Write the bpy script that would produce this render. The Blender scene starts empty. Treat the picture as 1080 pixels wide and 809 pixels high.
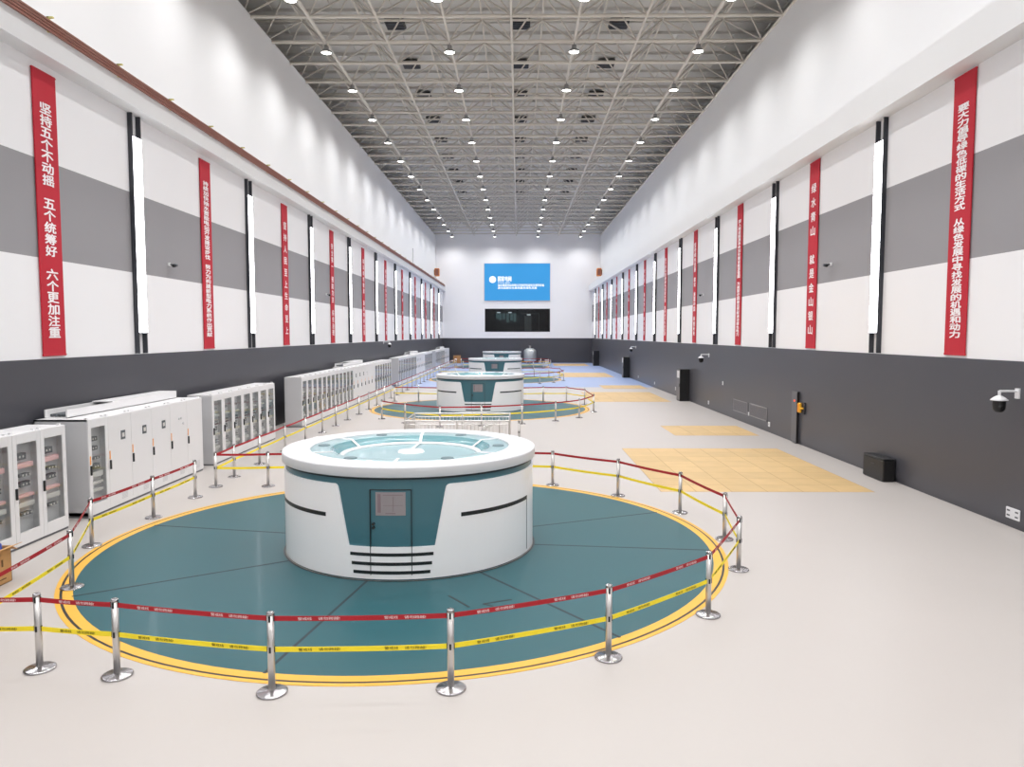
import bpy, math, random
from mathutils import Vector, Matrix
R = math.radians
PI = math.pi
random.seed(7)
S = bpy.context.scene
COL = S.collection

# ------------------------------------------------------------------ camera, world, exposure
cam_d = bpy.data.cameras.new('camera')
cam_d.sensor_width = 36.0
cam_d.lens = 36.0 * 772 / 1080
cam_d.clip_start = 0.1
cam_d.clip_end = 400
cam = bpy.data.objects.new('camera', cam_d)
cam.location = (0, 0, 4.2)
cam.rotation_euler = (R(90 - 3.853), 0, R(0.518))
COL.objects.link(cam)
S.camera = cam

world = bpy.data.worlds.new('world')
S.world = world
world.use_nodes = True
world.node_tree.nodes['Background'].inputs[0].default_value = (0.9, 0.95, 1, 1)
world.node_tree.nodes['Background'].inputs[1].default_value = 0.05

S.view_settings.view_transform = 'Standard'
S.view_settings.look = 'None'
S.view_settings.gamma = 1
S.view_settings.use_curve_mapping = False
S.view_settings.exposure = -0.08
LAMP_W = 385.0          # watts of each high-bay lamp
LAMP_ANGLE = 152
STRIP_E = 11.0
S.cycles.max_bounces = 10
S.cycles.diffuse_bounces = 6
S.cycles.glossy_bounces = 3
S.cycles.transparent_max_bounces = 16
S.cycles.sample_clamp_indirect = 4.0

# ------------------------------------------------------------------ helpers
def lin(c):
    c = c / 255.0
    return c / 12.92 if c <= 0.04045 else ((c + 0.055) / 1.055) ** 2.4

MATS = {}
def mat(name, rgb, rough=0.5, metal=0.0, coat=0.0, emit=0.0, var=0.0, vscale=3.0, spec=0.5, bump=0.0, bscale=40.0):
    if name in MATS:
        return MATS[name]
    m = bpy.data.materials.new(name)
    m.use_nodes = True
    nt = m.node_tree
    b = nt.nodes['Principled BSDF']
    col = (lin(rgb[0]), lin(rgb[1]), lin(rgb[2]), 1)
    b.inputs['Base Color'].default_value = col
    b.inputs['Roughness'].default_value = rough
    b.inputs['Metallic'].default_value = metal
    b.inputs['Coat Weight'].default_value = coat
    b.inputs['Coat Roughness'].default_value = 0.08
    b.inputs['Specular IOR Level'].default_value = spec
    if emit:
        b.inputs['Emission Color'].default_value = col
        b.inputs['Emission Strength'].default_value = emit
        b.inputs['Base Color'].default_value = tuple(v * 0.15 for v in col[:3]) + (1,)
    if var or bump:
        tc = nt.nodes.new('ShaderNodeTexCoord')
        if var:
            n = nt.nodes.new('ShaderNodeTexNoise')
            n.inputs['Scale'].default_value = vscale
            n.inputs['Detail'].default_value = 5
            nt.links.new(tc.outputs['Object'], n.inputs['Vector'])
            mx = nt.nodes.new('ShaderNodeMix')
            mx.data_type = 'RGBA'
            mx.inputs[6].default_value = tuple(v * (1 - var) for v in col[:3]) + (1,)
            mx.inputs[7].default_value = tuple(min(1, v * (1 + var)) for v in col[:3]) + (1,)
            nt.links.new(n.outputs['Fac'], mx.inputs[0])
            nt.links.new(mx.outputs[2], b.inputs['Base Color'])
        if bump:
            n2 = nt.nodes.new('ShaderNodeTexNoise')
            n2.inputs['Scale'].default_value = bscale
            nt.links.new(tc.outputs['Object'], n2.inputs['Vector'])
            bp = nt.nodes.new('ShaderNodeBump')
            bp.inputs['Strength'].default_value = bump
            bp.inputs['Distance'].default_value = 0.01
            nt.links.new(n2.outputs['Fac'], bp.inputs['Height'])
            nt.links.new(bp.outputs['Normal'], b.inputs['Normal'])
    MATS[name] = m
    return m

def glass_mat(name, tint, mixf=0.12):
    m = bpy.data.materials.new(name)
    m.use_nodes = True
    nt = m.node_tree
    nt.nodes.remove(nt.nodes['Principled BSDF'])
    out = nt.nodes['Material Output']
    tr = nt.nodes.new('ShaderNodeBsdfTransparent')
    tr.inputs[0].default_value = tint
    gl = nt.nodes.new('ShaderNodeBsdfGlossy')
    gl.inputs['Roughness'].default_value = 0.03
    lw = nt.nodes.new('ShaderNodeLayerWeight')
    lw.inputs[0].default_value = 0.5
    pw = nt.nodes.new('ShaderNodeMath'); pw.operation = 'POWER'; pw.inputs[1].default_value = 5.0
    ma = nt.nodes.new('ShaderNodeMath'); ma.operation = 'MULTIPLY_ADD'; ma.inputs[1].default_value = 0.8; ma.inputs[2].default_value = mixf * 0.5
    mx = nt.nodes.new('ShaderNodeMixShader')
    nt.links.new(lw.outputs['Facing'], pw.inputs[0])
    nt.links.new(pw.outputs[0], ma.inputs[0])
    nt.links.new(ma.outputs[0], mx.inputs[0])
    nt.links.new(tr.outputs[0], mx.inputs[1])
    nt.links.new(gl.outputs[0], mx.inputs[2])
    nt.links.new(mx.outputs[0], out.inputs[0])
    return m

def slab_mat(name, rgb, seam_rgb, sx, sy, rough=0.5, seam=0.012, var=0.06):
    """painted boards or plates with thin seams (brick texture in object space)"""
    m = bpy.data.materials.new(name)
    m.use_nodes = True
    nt = m.node_tree
    b = nt.nodes['Principled BSDF']
    b.inputs['Roughness'].default_value = rough
    tc = nt.nodes.new('ShaderNodeTexCoord')
    br = nt.nodes.new('ShaderNodeTexBrick')
    c = [lin(v) for v in rgb]
    br.inputs['Color1'].default_value = tuple(v * (1 + var) for v in c) + (1,)
    br.inputs['Color2'].default_value = tuple(v * (1 - var) for v in c) + (1,)
    br.inputs['Mortar'].default_value = tuple(lin(v) for v in seam_rgb) + (1,)
    br.inputs['Scale'].default_value = 1.0
    br.inputs['Mortar Size'].default_value = seam
    br.inputs['Mortar Smooth'].default_value = 0.2
    br.inputs['Brick Width'].default_value = sx
    br.inputs['Row Height'].default_value = sy
    br.offset = 0.0
    nt.links.new(tc.outputs['Object'], br.inputs['Vector'])
    n = nt.nodes.new('ShaderNodeTexNoise')
    n.inputs['Scale'].default_value = 1.7
    n.inputs['Detail'].default_value = 6
    nt.links.new(tc.outputs['Object'], n.inputs['Vector'])
    mx = nt.nodes.new('ShaderNodeMix')
    mx.data_type = 'RGBA'
    mx.blend_type = 'MULTIPLY'
    mx.inputs[0].default_value = 0.25
    nt.links.new(br.outputs['Color'], mx.inputs[6])
    nt.links.new(n.outputs['Fac'], mx.inputs[7])
    nt.links.new(mx.outputs[2], b.inputs['Base Color'])
    return m

class MB:
    def __init__(s):
        s.v = []; s.f = []; s.mi = []; s.mats = []; s.cur = 0; s.smooth = []
        s.sm = False
    def use(s, m):
        if m not in s.mats: s.mats.append(m)
        s.cur = s.mats.index(m); return s
    def add(s, vs, fs):
        o = len(s.v); s.v += [tuple(v) for v in vs]
        for f in fs:
            s.f.append(tuple(i + o for i in f)); s.mi.append(s.cur); s.smooth.append(s.sm)
        return s
    def box(s, x0, x1, y0, y1, z0, z1, bev=0.0):
        if bev <= 0:
            vs = [(x, y, z) for z in (z0, z1) for y in (y0, y1) for x in (x0, x1)]
            return s.add(vs, [(0, 2, 3, 1), (4, 5, 7, 6), (0, 1, 5, 4), (2, 6, 7, 3), (0, 4, 6, 2), (1, 3, 7, 5)])
        # box with all vertical and horizontal edges chamfered
        b = min(bev, (x1 - x0) * .45, (y1 - y0) * .45, (z1 - z0) * .45)
        rings = []
        for z, i in ((z0, b), (z0 + b, 0), (z1 - b, 0), (z1, b)):
            xa, xb, ya, yb = x0 + i, x1 - i, y0 + i, y1 - i
            k = b * .9
            rings.append([(xa + k, ya, z), (xb - k, ya, z), (xb, ya + k, z), (xb, yb - k, z),
                          (xb - k, yb, z), (xa + k, yb, z), (xa, yb - k, z), (xa, ya + k, z)])
        vs = sum(rings, [])
        fs = [tuple(range(7, -1, -1)), tuple(range(24, 32))]
        for r in range(3):
            for i in range(8):
                j = (i + 1) % 8
                fs.append((r * 8 + i, r * 8 + j, r * 8 + 8 + j, r * 8 + 8 + i))
        return s.add(vs, fs)
    def tube(s, a, b, r, n=8, r2=None, cap=True):
        a = Vector(a); b = Vector(b); d = (b - a)
        if d.length < 1e-6: return s
        d.normalize()
        u = d.orthogonal().normalized(); w = d.cross(u)
        if r2 is None: r2 = r
        vs = []
        for p, rr in ((a, r), (b, r2)):
            for i in range(n):
                t = 2 * PI * i / n
                vs.append(p + u * (rr * math.cos(t)) + w * (rr * math.sin(t)))
        fs = [(i, (i + 1) % n, n + (i + 1) % n, n + i) for i in range(n)]
        if cap: fs += [tuple(range(n - 1, -1, -1)), tuple(range(n, 2 * n))]
        return s.add(vs, fs)
    def lathe(s, prof, n=32, c=(0, 0, 0), closed=False):
        """prof: list of (r, z)"""
        vs = []; fs = []; idx = []
        for r, z in prof:
            if r < 1e-6:
                idx.append([len(vs)]); vs.append((c[0], c[1], c[2] + z))
            else:
                idx.append(list(range(len(vs), len(vs) + n)))
                vs += [(c[0] + r * math.cos(2 * PI * i / n), c[1] + r * math.sin(2 * PI * i / n), c[2] + z) for i in range(n)]
        prs = list(zip(idx[:-1], idx[1:]))
        if closed: prs.append((idx[-1], idx[0]))
        for A, B in prs:
            for i in range(n):
                j = (i + 1) % n
                if len(A) == 1 and len(B) == 1: continue
                if len(A) == 1: fs.append((A[0], B[j], B[i]))
                elif len(B) == 1: fs.append((A[i], A[j], B[0]))
                else: fs.append((A[i], A[j], B[j], B[i]))
        return s.add(vs, fs)
    def prism(s, pts, z0, z1):
        n = len(pts)
        vs = [(x, y, z0) for x, y in pts] + [(x, y, z1) for x, y in pts]
        fs = [tuple(range(n - 1, -1, -1)), tuple(range(n, 2 * n))] + [(i, (i + 1) % n, n + (i + 1) % n, n + i) for i in range(n)]
        return s.add(vs, fs)
    def shell(s, ph, lo, hi, r0, r1):
        """patch on a cylinder: phi list (0 faces -Y), z range per phi, between radii r0 < r1"""
        n = len(ph); vs = []
        for i in range(n):
            sx, sy = math.sin(ph[i]), -math.cos(ph[i])
            for r, z in ((r1, lo[i]), (r1, hi[i]), (r0, hi[i]), (r0, lo[i])):
                vs.append((r * sx, r * sy, z))
        fs = [(3, 2, 1, 0), (4 * n - 4, 4 * n - 3, 4 * n - 2, 4 * n - 1)]
        for i in range(n - 1):
            a = 4 * i; b = a + 4
            for k in range(4):
                fs.append((a + k, b + k, b + (k + 1) % 4, a + (k + 1) % 4) if k == 0 else (a + k, b + k, b + (k + 1) % 4, a + (k + 1) % 4))
        fs = [tuple(reversed(f)) if False else f for f in fs]
        return s.add(vs, fs)
    def mesh(s, name):
        me = bpy.data.meshes.new(name)
        me.from_pydata(s.v, [], s.f)
        for m in s.mats: me.materials.append(m)
        if s.mi and max(s.mi) > 0: me.polygons.foreach_set('material_index', s.mi)
        if any(s.smooth): me.polygons.foreach_set('use_smooth', s.smooth)
        me.update()
        return me
    def build(s, name, m=None, parent=None, loc=None, label=None):
        if m is not None: s.mats = [m]; s.mi = [0] * len(s.f)
        o = bpy.data.objects.new(name, s.mesh(name))
        COL.objects.link(o)
        if parent is not None: o.parent = parent
        if loc is not None: o.location = loc
        if label: o['label'] = label
        return o

def tag(o, label=None, cat=None, group=None, kind=None):
    if label: o['label'] = label
    if cat: o['category'] = cat
    if group: o['group'] = group
    if kind: o['kind'] = kind
    return o

def empty(name, loc, label, cat, group=None, rz=0.0):
    o = bpy.data.objects.new(name, None)
    o.empty_display_size = 0.2
    COL.objects.link(o)
    o.location = loc
    o.rotation_euler = (0, 0, rz)
    return tag(o, label, cat, group)

KIDS = {}
def kids(o):
    return [c for c in bpy.data.objects if c.parent == o]
def kid_tree(o):
    return [(c, kid_tree(c)) for c in kids(o)]
def copy_tree(src, tree, loc, label, group=None, rz=None):
    r = src.copy(); COL.objects.link(r); r.location = loc
    if rz is not None: r.rotation_euler = (0, 0, rz)
    r['label'] = label
    if group: r['group'] = group
    def rec(tr, par):
        for c, sub in tr:
            d = c.copy(); COL.objects.link(d); d.parent = par
            rec(sub, d)
    rec(tree, r)
    return r

ORD = ['first', 'second', 'third', 'fourth', 'fifth', 'sixth', 'seventh', 'eighth', 'ninth', 'tenth', 'eleventh', 'twelfth',
       'thirteenth', 'fourteenth', 'fifteenth', 'sixteenth', 'seventeenth', 'eighteenth', 'nineteenth', 'twentieth',
       'twenty-first', 'twenty-second', 'twenty-third', 'twenty-fourth', 'twenty-fifth', 'twenty-sixth', 'twenty-seventh',
       'twenty-eighth', 'twenty-ninth', 'thirtieth', 'thirty-first', 'thirty-second', 'thirty-third', 'thirty-fourth',
       'thirty-fifth', 'thirty-sixth', 'thirty-seventh', 'thirty-eighth', 'thirty-ninth', 'fortieth']

_tc = {}
def text_geo(body, bold=0.0):
    """returns (verts 2-D, faces) of the text, lower left of its box at 0,0"""
    key = (body, bold)
    if key in _tc: return _tc[key]
    cu = bpy.data.curves.new('text', 'FONT')
    cu.body = body
    cu.size = 1.0
    cu.offset = bold
    cu.resolution_u = 2
    o = bpy.data.objects.new('text', cu)
    COL.objects.link(o)
    dg = bpy.context.evaluated_depsgraph_get()
    me = bpy.data.meshes.new_from_object(o.evaluated_get(dg))
    vs = [(v.co.x, v.co.y) for v in me.vertices]
    fs = [tuple(p.vertices) for p in me.polygons]
    bpy.data.objects.remove(o); bpy.data.curves.remove(cu); bpy.data.meshes.remove(me)
    if vs:
        x0 = min(v[0] for v in vs); y0 = min(v[1] for v in vs)
        vs = [(x - x0, y - y0) for x, y in vs]
    _tc[key] = (vs, fs)
    return _tc[key]

def put_text(mb, body, origin, right, up, width, height, bold=0.0, out=None, fit=True):
    """text stretched into a width x height box, centred on origin"""
    vs, fs = text_geo(body, 0.0)
    if not vs: return
    w = max(v[0] for v in vs); h = max(v[1] for v in vs)
    sx, sy = width / w, height / h
    if not fit: sx = sy = min(sx, sy)
    o = Vector(origin); right = Vector(right); up = Vector(up); nrm = right.cross(up)
    b = bold * max(sx, sy)
    for i, (dx, dy) in enumerate(((0, 0), (b, 0), (-b, 0), (0, b)) if bold else ((0, 0),)):
        q = o + right * dx + up * dy + nrm * (0.0004 * i)
        mb.add([q + right * ((x - w / 2) * sx) + up * ((y - h / 2) * sy) for x, y in vs], fs)

# ------------------------------------------------------------------ materials
M_white = mat('wall_white_paint', (238, 237, 239), 0.45, var=0.012, vscale=0.6)
M_upper = mat('upper_wall_paint', (226, 226, 227), 0.5, var=0.012, vscale=0.5)
M_gray = mat('wall_gray_band', (146, 144, 147), 0.5, var=0.015, vscale=0.7)
M_dado = mat('dado_dark_panel', (70, 70, 76), 0.36, var=0.06, vscale=0.35)
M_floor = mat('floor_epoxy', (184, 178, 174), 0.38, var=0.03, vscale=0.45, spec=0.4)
M_floorblue = mat('floor_blue_tone', (150, 168, 206), 0.35, var=0.03, vscale=0.4, spec=0.4)  # far stretch of the floor, bluer than the rest
M_hatch = slab_mat('hatch_board', (208, 176, 124), (172, 140, 92), 0.95, 0.95, 0.55)
M_deck = mat('roof_deck', (196, 194, 190), 0.6, var=0.05, vscale=0.8)
M_frame = mat('space_frame_paint', (206, 200, 190), 0.45)
M_frame2 = mat('space_frame_web_paint', (196, 190, 182), 0.45)
M_lampbody = mat('lamp_housing', (150, 150, 150), 0.4, metal=0.6)
M_lens = mat('lamp_lens', (255, 252, 245), 0.3, emit=14)
M_strip = mat('light_strip', (250, 250, 255), 0.3, emit=STRIP_E)
M_rail = mat('dark_rail', (58, 60, 66), 0.4, metal=0.3)
M_red = mat('banner_red', (186, 22, 44), 0.65, var=0.05, vscale=1.5)
M_char = mat('banner_white', (246, 238, 240), 0.6)
M_teal = mat('generator_teal', (62, 110, 122), 0.35, coat=0.3)
M_gwhite = mat('generator_white', (252, 250, 251), 0.28, coat=0.4)
M_rim = mat('generator_rim_white', (226, 226, 229), 0.35, coat=0.2)
M_black = mat('black_trim', (26, 30, 32), 0.4)
M_seam = mat('dark_seam', (34, 46, 52), 0.6)
M_disc = mat('pit_cover_teal', (30, 84, 92), 0.42, coat=0.03, spec=0.4, var=0.06, vscale=0.5)
M_yellow = mat('yellow_paint', (226, 172, 60), 0.45)
M_tan = mat('tan_edge', (214, 178, 110), 0.5)
M_glasstop = mat('teal_glass', (150, 180, 186), 0.3, coat=0.15)
M_funnel = mat('teal_funnel', (98, 148, 156), 0.22, coat=0.3)
M_steel = mat('stainless_steel', (214, 211, 208), 0.36, metal=1.0)
M_chrome = mat('polished_steel', (186, 184, 186), 0.2, metal=1.0)
M_beltr = mat('belt_red', (170, 18, 32), 0.6)
M_belty = mat('belt_yellow', (250, 226, 44), 0.6)
M_beltw = mat('belt_print_white', (240, 214, 214), 0.6)
M_beltk = mat('belt_print_dark', (120, 106, 20), 0.6)
M_cab = mat('cabinet_paint', (226, 225, 226), 0.4)
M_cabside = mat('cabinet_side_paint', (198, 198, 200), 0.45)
M_cabin = mat('cabinet_inside', (206, 206, 208), 0.6)
M_dev = mat('relay_dark', (84, 88, 92), 0.5)
M_devl = mat('relay_light', (206, 204, 200), 0.5)
M_devp = mat('relay_pink_reflection', (238, 190, 190), 0.5)  # red reflection in the near door glass, put into the unit colour
M_glass = glass_mat('door_glass', (0.95, 0.96, 0.96, 1), 0.06)
M_orange = mat('orange_tag', (236, 156, 60), 0.5)
M_card = mat('cardboard', (196, 150, 96), 0.8, var=0.06, vscale=6)
M_bluebag = mat('blue_bag', (24, 60, 160), 0.4)
M_conduct = mat('conductor_red', (132, 80, 66), 0.5)
M_brk = mat('bracket_yellow', (200, 190, 110), 0.5)
M_screen = mat('screen_blue', (58, 164, 236), 0.4, emit=0.82)
M_screenw = mat('screen_white', (250, 252, 255), 0.4, emit=1.1)
M_dark = mat('dark_interior', (34, 38, 44), 0.6)
M_winlight = mat('office_light', (235, 245, 245), 0.4, emit=2.0)
M_winteal = mat('office_display', (100, 130, 132), 0.4, emit=0.7)
M_camw = mat('camera_white', (222, 222, 224), 0.35)
M_blackbox = mat('black_box', (18, 18, 20), 0.45)
M_phone = mat('phone_yellow', (236, 178, 48), 0.4)
M_dadobox = mat('dado_box', (96, 96, 100), 0.4)
M_redlamp = mat('red_indicator', (255, 90, 60), 0.4, emit=1.5)
M_silver = mat('tank_silver', (196, 200, 200), 0.3, metal=0.7)
M_wood = mat('crate_wood', (196, 140, 92), 0.7, var=0.1, vscale=5)
M_paper = mat('notice_sheet', (150, 142, 144), 0.4)
M_paperr = mat('notice_red', (136, 118, 124), 0.5)
M_wallbox = mat('orange_box', (206, 128, 62), 0.5)

# ------------------------------------------------------------------ the hall
XL, XR = -11.15, 10.75        # dado and banner walls
UL, UR = -12.1, 11.9          # upper walls
Y0, Y1 = -13.0, 107.7
ZD = 3.62                     # dado top
ZS = 10.5                     # soffit of the crane beams
ZB = 11.1                     # top of the crane beams
ZW = 18.55                    # top of the upper walls
ZR = 20.7                     # roof deck

def struct(mb, name, m=None):
    o = mb.build(name, m); o['kind'] = 'structure'; return o

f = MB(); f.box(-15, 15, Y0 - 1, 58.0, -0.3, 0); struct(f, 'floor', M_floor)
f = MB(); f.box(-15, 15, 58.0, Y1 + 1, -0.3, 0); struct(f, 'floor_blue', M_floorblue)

def side_wall(name, X, s):
    w = MB()
    x0, x1 = sorted((X, X + s * 0.6))
    zg0, zg1 = (5.98, 8.27) if s < 0 else (6.0, 8.45)
    w.use(M_dado).box(x0 - (0.03 if s > 0 else 0), x1 + (0.03 if s < 0 else 0), Y0, Y1, 0.12, ZD)
    w.use(M_dado).box(x0, x1, Y0, Y1, 0, 0.12)
    for m, a, b in ((M_white, ZD, zg0), (M_gray, zg0, zg1), (M_white, zg1, ZS)):
        w.use(m).box(x0, x1, Y0, Y1, a, b)
    o = struct(w, name)
    # thin dark joints of the dado panels
    return o
side_wall('wall_left', XL, -1)
side_wall('wall_right', XR, 1)
for nm, X, s, bx in (('wall_upper_left', UL, -1, -10.72), ('wall_upper_right', UR, 1, 10.18)):
    w = MB()
    a, b = sorted((X, X + s * 0.5))
    w.box(a, b, Y0, Y1, ZB, ZW)
    struct(w, nm, M_upper)
for nm, X, s, bx, top in (('trim_1', XL, -1, -10.68, 11.12), ('trim_2', XR, 1, 10.2, 11.35)):
    w = MB()
    a, b = sorted((bx, X + s * 1.6))
    w.box(a, b, Y0, Y1, ZS, top)
    struct(w, nm, M_upper)
# far wall with the opening of the control room window
WX0, WX1, WZ0, WZ1 = -4.95, 4.6, 4.55, 7.93
w = MB()
w.use(M_dado).box(-14.5, 14.5, Y1, Y1 + 0.4, 0, ZD)
w.use(M_white).box(-14.5, 14.5, Y1, Y1 + 0.4, ZD, WZ0)
w.box(-14.5, WX0, Y1, Y1 + 0.4, WZ0, WZ1)
w.box(WX1, 14.5, Y1, Y1 + 0.4, WZ0, WZ1)
w.box(-14.5, 14.5, Y1, Y1 + 0.4, WZ1, ZR)
struct(w, 'wall_far')
w = MB(); w.box(-15, 15, Y0 - 0.4, Y0, 0, ZR); struct(w, 'wall_back', M_upper)
w = MB()
for a, b in ((-15.0, -14.6), (14.4, 14.8)):
    w.box(a, b, Y0, Y1, ZB, ZR)
struct(w, 'wall_cavity', M_deck)
# roof deck with purlins
w = MB()
w.box(-15, 15, Y0 - 0.4, Y1 + 0.4, ZR, ZR + 0.2)
y = Y0
while y < Y1:
    w.box(-14.6, 14.4, y, y + 0.09, ZR - 0.16, ZR)
    y += 1.465
for k in range(-9, 10):
    w.box(-0.34 + k * 1.525 - 0.03, -0.34 + k * 1.525 + 0.03, Y0, Y1, ZR - 0.07, ZR)
struct(w, 'ceiling', M_deck)
# room behind the control room window
w = MB()
a, b, c, d = WX0 - 0.6, WX1 + 0.6, Y1 + 0.4, Y1 + 6
w.use(M_dark)
w.box(a, b, d, d + 0.1, 3.9, 8.4); w.box(a - 0.1, a, c, d, 3.9, 8.4); w.box(b, b + 0.1, c, d, 3.9, 8.4)
w.box(a, b, c, d, 3.8, 3.9); w.box(a, b, c, d, 8.4, 8.5)
struct(w, 'wall_control_room')
w = MB()
w.use(M_winlight)
for x in (-3.0, -1.3): w.box(x - 0.24, x + 0.24, Y1 + 2.4, Y1 + 2.7, 7.38, 7.5)
w.box(1.25, 1.8, Y1 + 2.4, Y1 + 2.7, 7.05, 7.17)
struct(w, 'ceiling_control_room')
pl = bpy.data.lights.new('office_fill', 'AREA'); pl.energy = 60; pl.size = 2.0  # added fill light, lifts the dark control room interior
po = bpy.data.objects.new('office_fill', pl); COL.objects.link(po); po.location = (0, Y1 + 3.0, 8.3)
o = empty('window_1', (0, Y1, WZ0), 'dark control room window below the blue screen', 'window'); o['kind'] = 'structure'
fr = MB()
fr.box(WX0, WX1, -0.02, 0.1, 0, 0.09); fr.box(WX0, WX1, -0.02, 0.1, WZ1 - WZ0 - 0.09, WZ1 - WZ0)
fr.box(WX0, WX0 + 0.09, -0.02, 0.1, 0, WZ1 - WZ0); fr.box(WX1 - 0.09, WX1, -0.02, 0.1, 0, WZ1 - WZ0)
fr.build('window_frame', M_rail, o)
fr = MB(); fr.box(WX0 + .09, WX1 - .09, 0.03, 0.05, 0.09, WZ1 - WZ0 - 0.09)
fr.build('glass', glass_mat('window_glass', (0.62, 0.65, 0.67, 1), 0.05), o)
d = MB(); d.use(M_winteal)
for i, (x, h) in enumerate(((-3.5, .7), (-3.05, .9), (-2.5, .8), (-1.9, 1.3), (-1.3, 1.0), (-0.8, 1.2))):
    d.box(x, x + 0.42, Y1 + 5.6, Y1 + 5.9, 7.3 - h, 7.4)
o = d.build('wall_display'); tag(o, 'dim wall display glowing inside the dark control room', 'display')
d = MB()
d.box(0.9, 1.95, Y1 + 4.0, Y1 + 4.3, 3.9, 7.0)
d.box(2.98, 3.06, Y1 + 1.4, Y1 + 1.5, 3.9, 7.3)
d.box(0.3, 3.06, Y1 + 1.4, Y1 + 1.5, 7.2, 7.3)
o = d.build('partition', mat('partition_gray', (96, 100, 104), 0.5)); tag(o, 'grey partition with door post inside the dark control room', 'partition')

# hatch covers in the floor
HATCH = [([(3.8, 19.35), (9.5, 19.35), (9.5, 26.8), (3.8, 26.8)], 'large tan board hatch cover beside the barrier of the first generator'),
         ([(6.5, 30.25), (10.0, 30.25), (10.0, 33.5), (6.5, 33.5)], 'small square tan hatch cover beyond the largest one'),
         ([(4.5, 45.4), (9.5, 45.4), (9.5, 53.1), (4.5, 53.1)], 'tan hatch cover beside the barrier of the second generator'),
         ([(6.6, 56.4), (10.0, 56.4), (10.0, 60.2), (6.6, 60.2)], 'small tan hatch cover where the blue floor begins'),
         ([(4.2, 71.6), (9.4, 71.6), (9.4, 80.0), (4.2, 80.0)], 'tan hatch cover in the blue floor beside the third generator'),
         ([(4.8, 97.2), (9.4, 97.2), (9.4, 104.6), (4.8, 104.6)], 'tan hatch cover in the blue floor before the screen wall')]
for pts, lab in HATCH:
    cx = sum(p[0] for p in pts) / 4; cy = sum(p[1] for p in pts) / 4
    m = MB(); m.prism([(x - cx, y - cy) for x, y in pts], 0.0, 0.004)
    o = m.build('hatch_cover', M_hatch, loc=(cx, cy, 0)); tag(o, lab, 'hatch cover', 'tan hatch covers in the floor')

# ------------------------------------------------------------------ roof space frame
ZC = 18.5; ZT = 20.1
GX = [-0.34 + 3.05 * k for k in range(-4, 5)]
CY0, CN = 25.4, 29
GY = [CY0 + 2.86 * k for k in range(CN)]
sf = empty('space_frame', (0, 60, ZC), 'grey tubular steel space frame under the hall roof', 'roof truss')
def at_sf(p): return (p[0], p[1] - 60, p[2] - ZC)
for y in GY:
    m = MB(); m.tube(at_sf((GX[0] - 1.0, y, ZC)), at_sf((GX[-1] + 1.0, y, ZC)), 0.078, 8)
    m.build('cross_chord', M_frame, sf)
for x in GX:
    r = 0.085 if x in (GX[1], GX[-2]) else 0.06
    m = MB(); m.tube(at_sf((x, GY[0], ZC)), at_sf((x, Y1 - 0.05, ZC)), r, 8)
    m.build('long_chord', M_frame, sf)
TX = [GX[0] - 1.525] + [x + 1.525 for x in GX]
for i in range(CN - 1):
    y = GY[i] + 1.43
    m = MB(); m.tube(at_sf((TX[0], y, ZT)), at_sf((TX[-1], y, ZT)), 0.06, 6)
    m.build('upper_cross_chord', M_frame, sf)
for x in TX:
    m = MB(); m.tube(at_sf((x, GY[0], ZT)), at_sf((x, Y1 - 0.05, ZT)), 0.05, 6)
    m.build('upper_long_chord', M_frame, sf)
webs = []
for j, y in enumerate(GY):
    for i, x in enumerate(GX):
        for sx in (-1, 1):
            for sy in (-1, 1):
                yy = y + sy * 1.43
                if yy < GY[0] or yy > GY[-1]: continue
                webs.append(((x, y, ZC), (x + sx * 1.525, yy, ZT)))
webs.sort(key=lambda w: (w[0][1] < 33, w[0][1], abs(w[0][0] + 0.34)))
for a, b in webs[:96]:
    m = MB(); m.tube(at_sf(a), at_sf(b), 0.042, 6)
    m.build('web_member', M_frame2, sf)
m = MB()
for a, b in webs[96:]: m.tube(at_sf(a), at_sf(b), 0.042, 5, cap=False)
o = m.build('web_member_lattice', M_frame2, sf); o['kind'] = 'stuff'

# dark roof vents between the chords
k = 0
for X, nm in ((-6.5, 'over the cabinet side'), (0.1, 'along the middle of the roof'), (5.25, 'opposite the cabinet side')):
    for q in range(10):
        y = 39.7 + 5.72 * q
        m = MB(); m.box(-0.5, 0.5, -0.5, 0.5, -0.3, -0.12)
        e = empty('roof_vent', (X, y, ZR - 0.0), f'dark roof vent {nm}, {ORD[9 - q]} from the screen wall', 'roof vent', 'dark roof vents between the truss bars')
        m.build('housing', mat('vent_dark', (58, 58, 58), 0.6), e)
        g = MB()
        for t in range(5): g.box(-0.45, 0.45, -0.42 + 0.19 * t, -0.34 + 0.19 * t, -0.34, -0.3)
        g.build('grille', M_rail, e)

# ------------------------------------------------------------------ high-bay lamps
LX = [-9.44, -3.39, 2.7, 8.76]
ROWS = ['outer row above the cabinets', 'inner row nearer the cabinets', 'inner row away from the cabinets', 'outer row opposite the cabinets']
LY = [36.84 + 5.66 * k for k in range(-8, 13)]
ld = bpy.data.lights.new('lamp_light', 'SPOT')
ld.energy = LAMP_W * 4 * PI / 4
ld.color = (1.0, 1.0, 1.0)
ld.spot_size = R(LAMP_ANGLE)
ld.spot_blend = 0.85
ld.shadow_soft_size = 0.22
lampE = empty('high_bay_lamp', (LX[0], LY[0], 17.95), '', 'ceiling lamp', 'high-bay lamps under the roof frame')
m = MB(); m.tube((0, 0, 0.32), (0, 0, ZC - 17.95 - 0.05), 0.02, 6); m.build('hanger', M_lampbody, lampE)
m = MB(); m.sm = True; m.lathe([(0, 0.36), (0.1, 0.36), (0.12, 0.3), (0.12, 0.16), (0, 0.16)], 16); m.build('driver_housing', M_lampbody, lampE)
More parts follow.
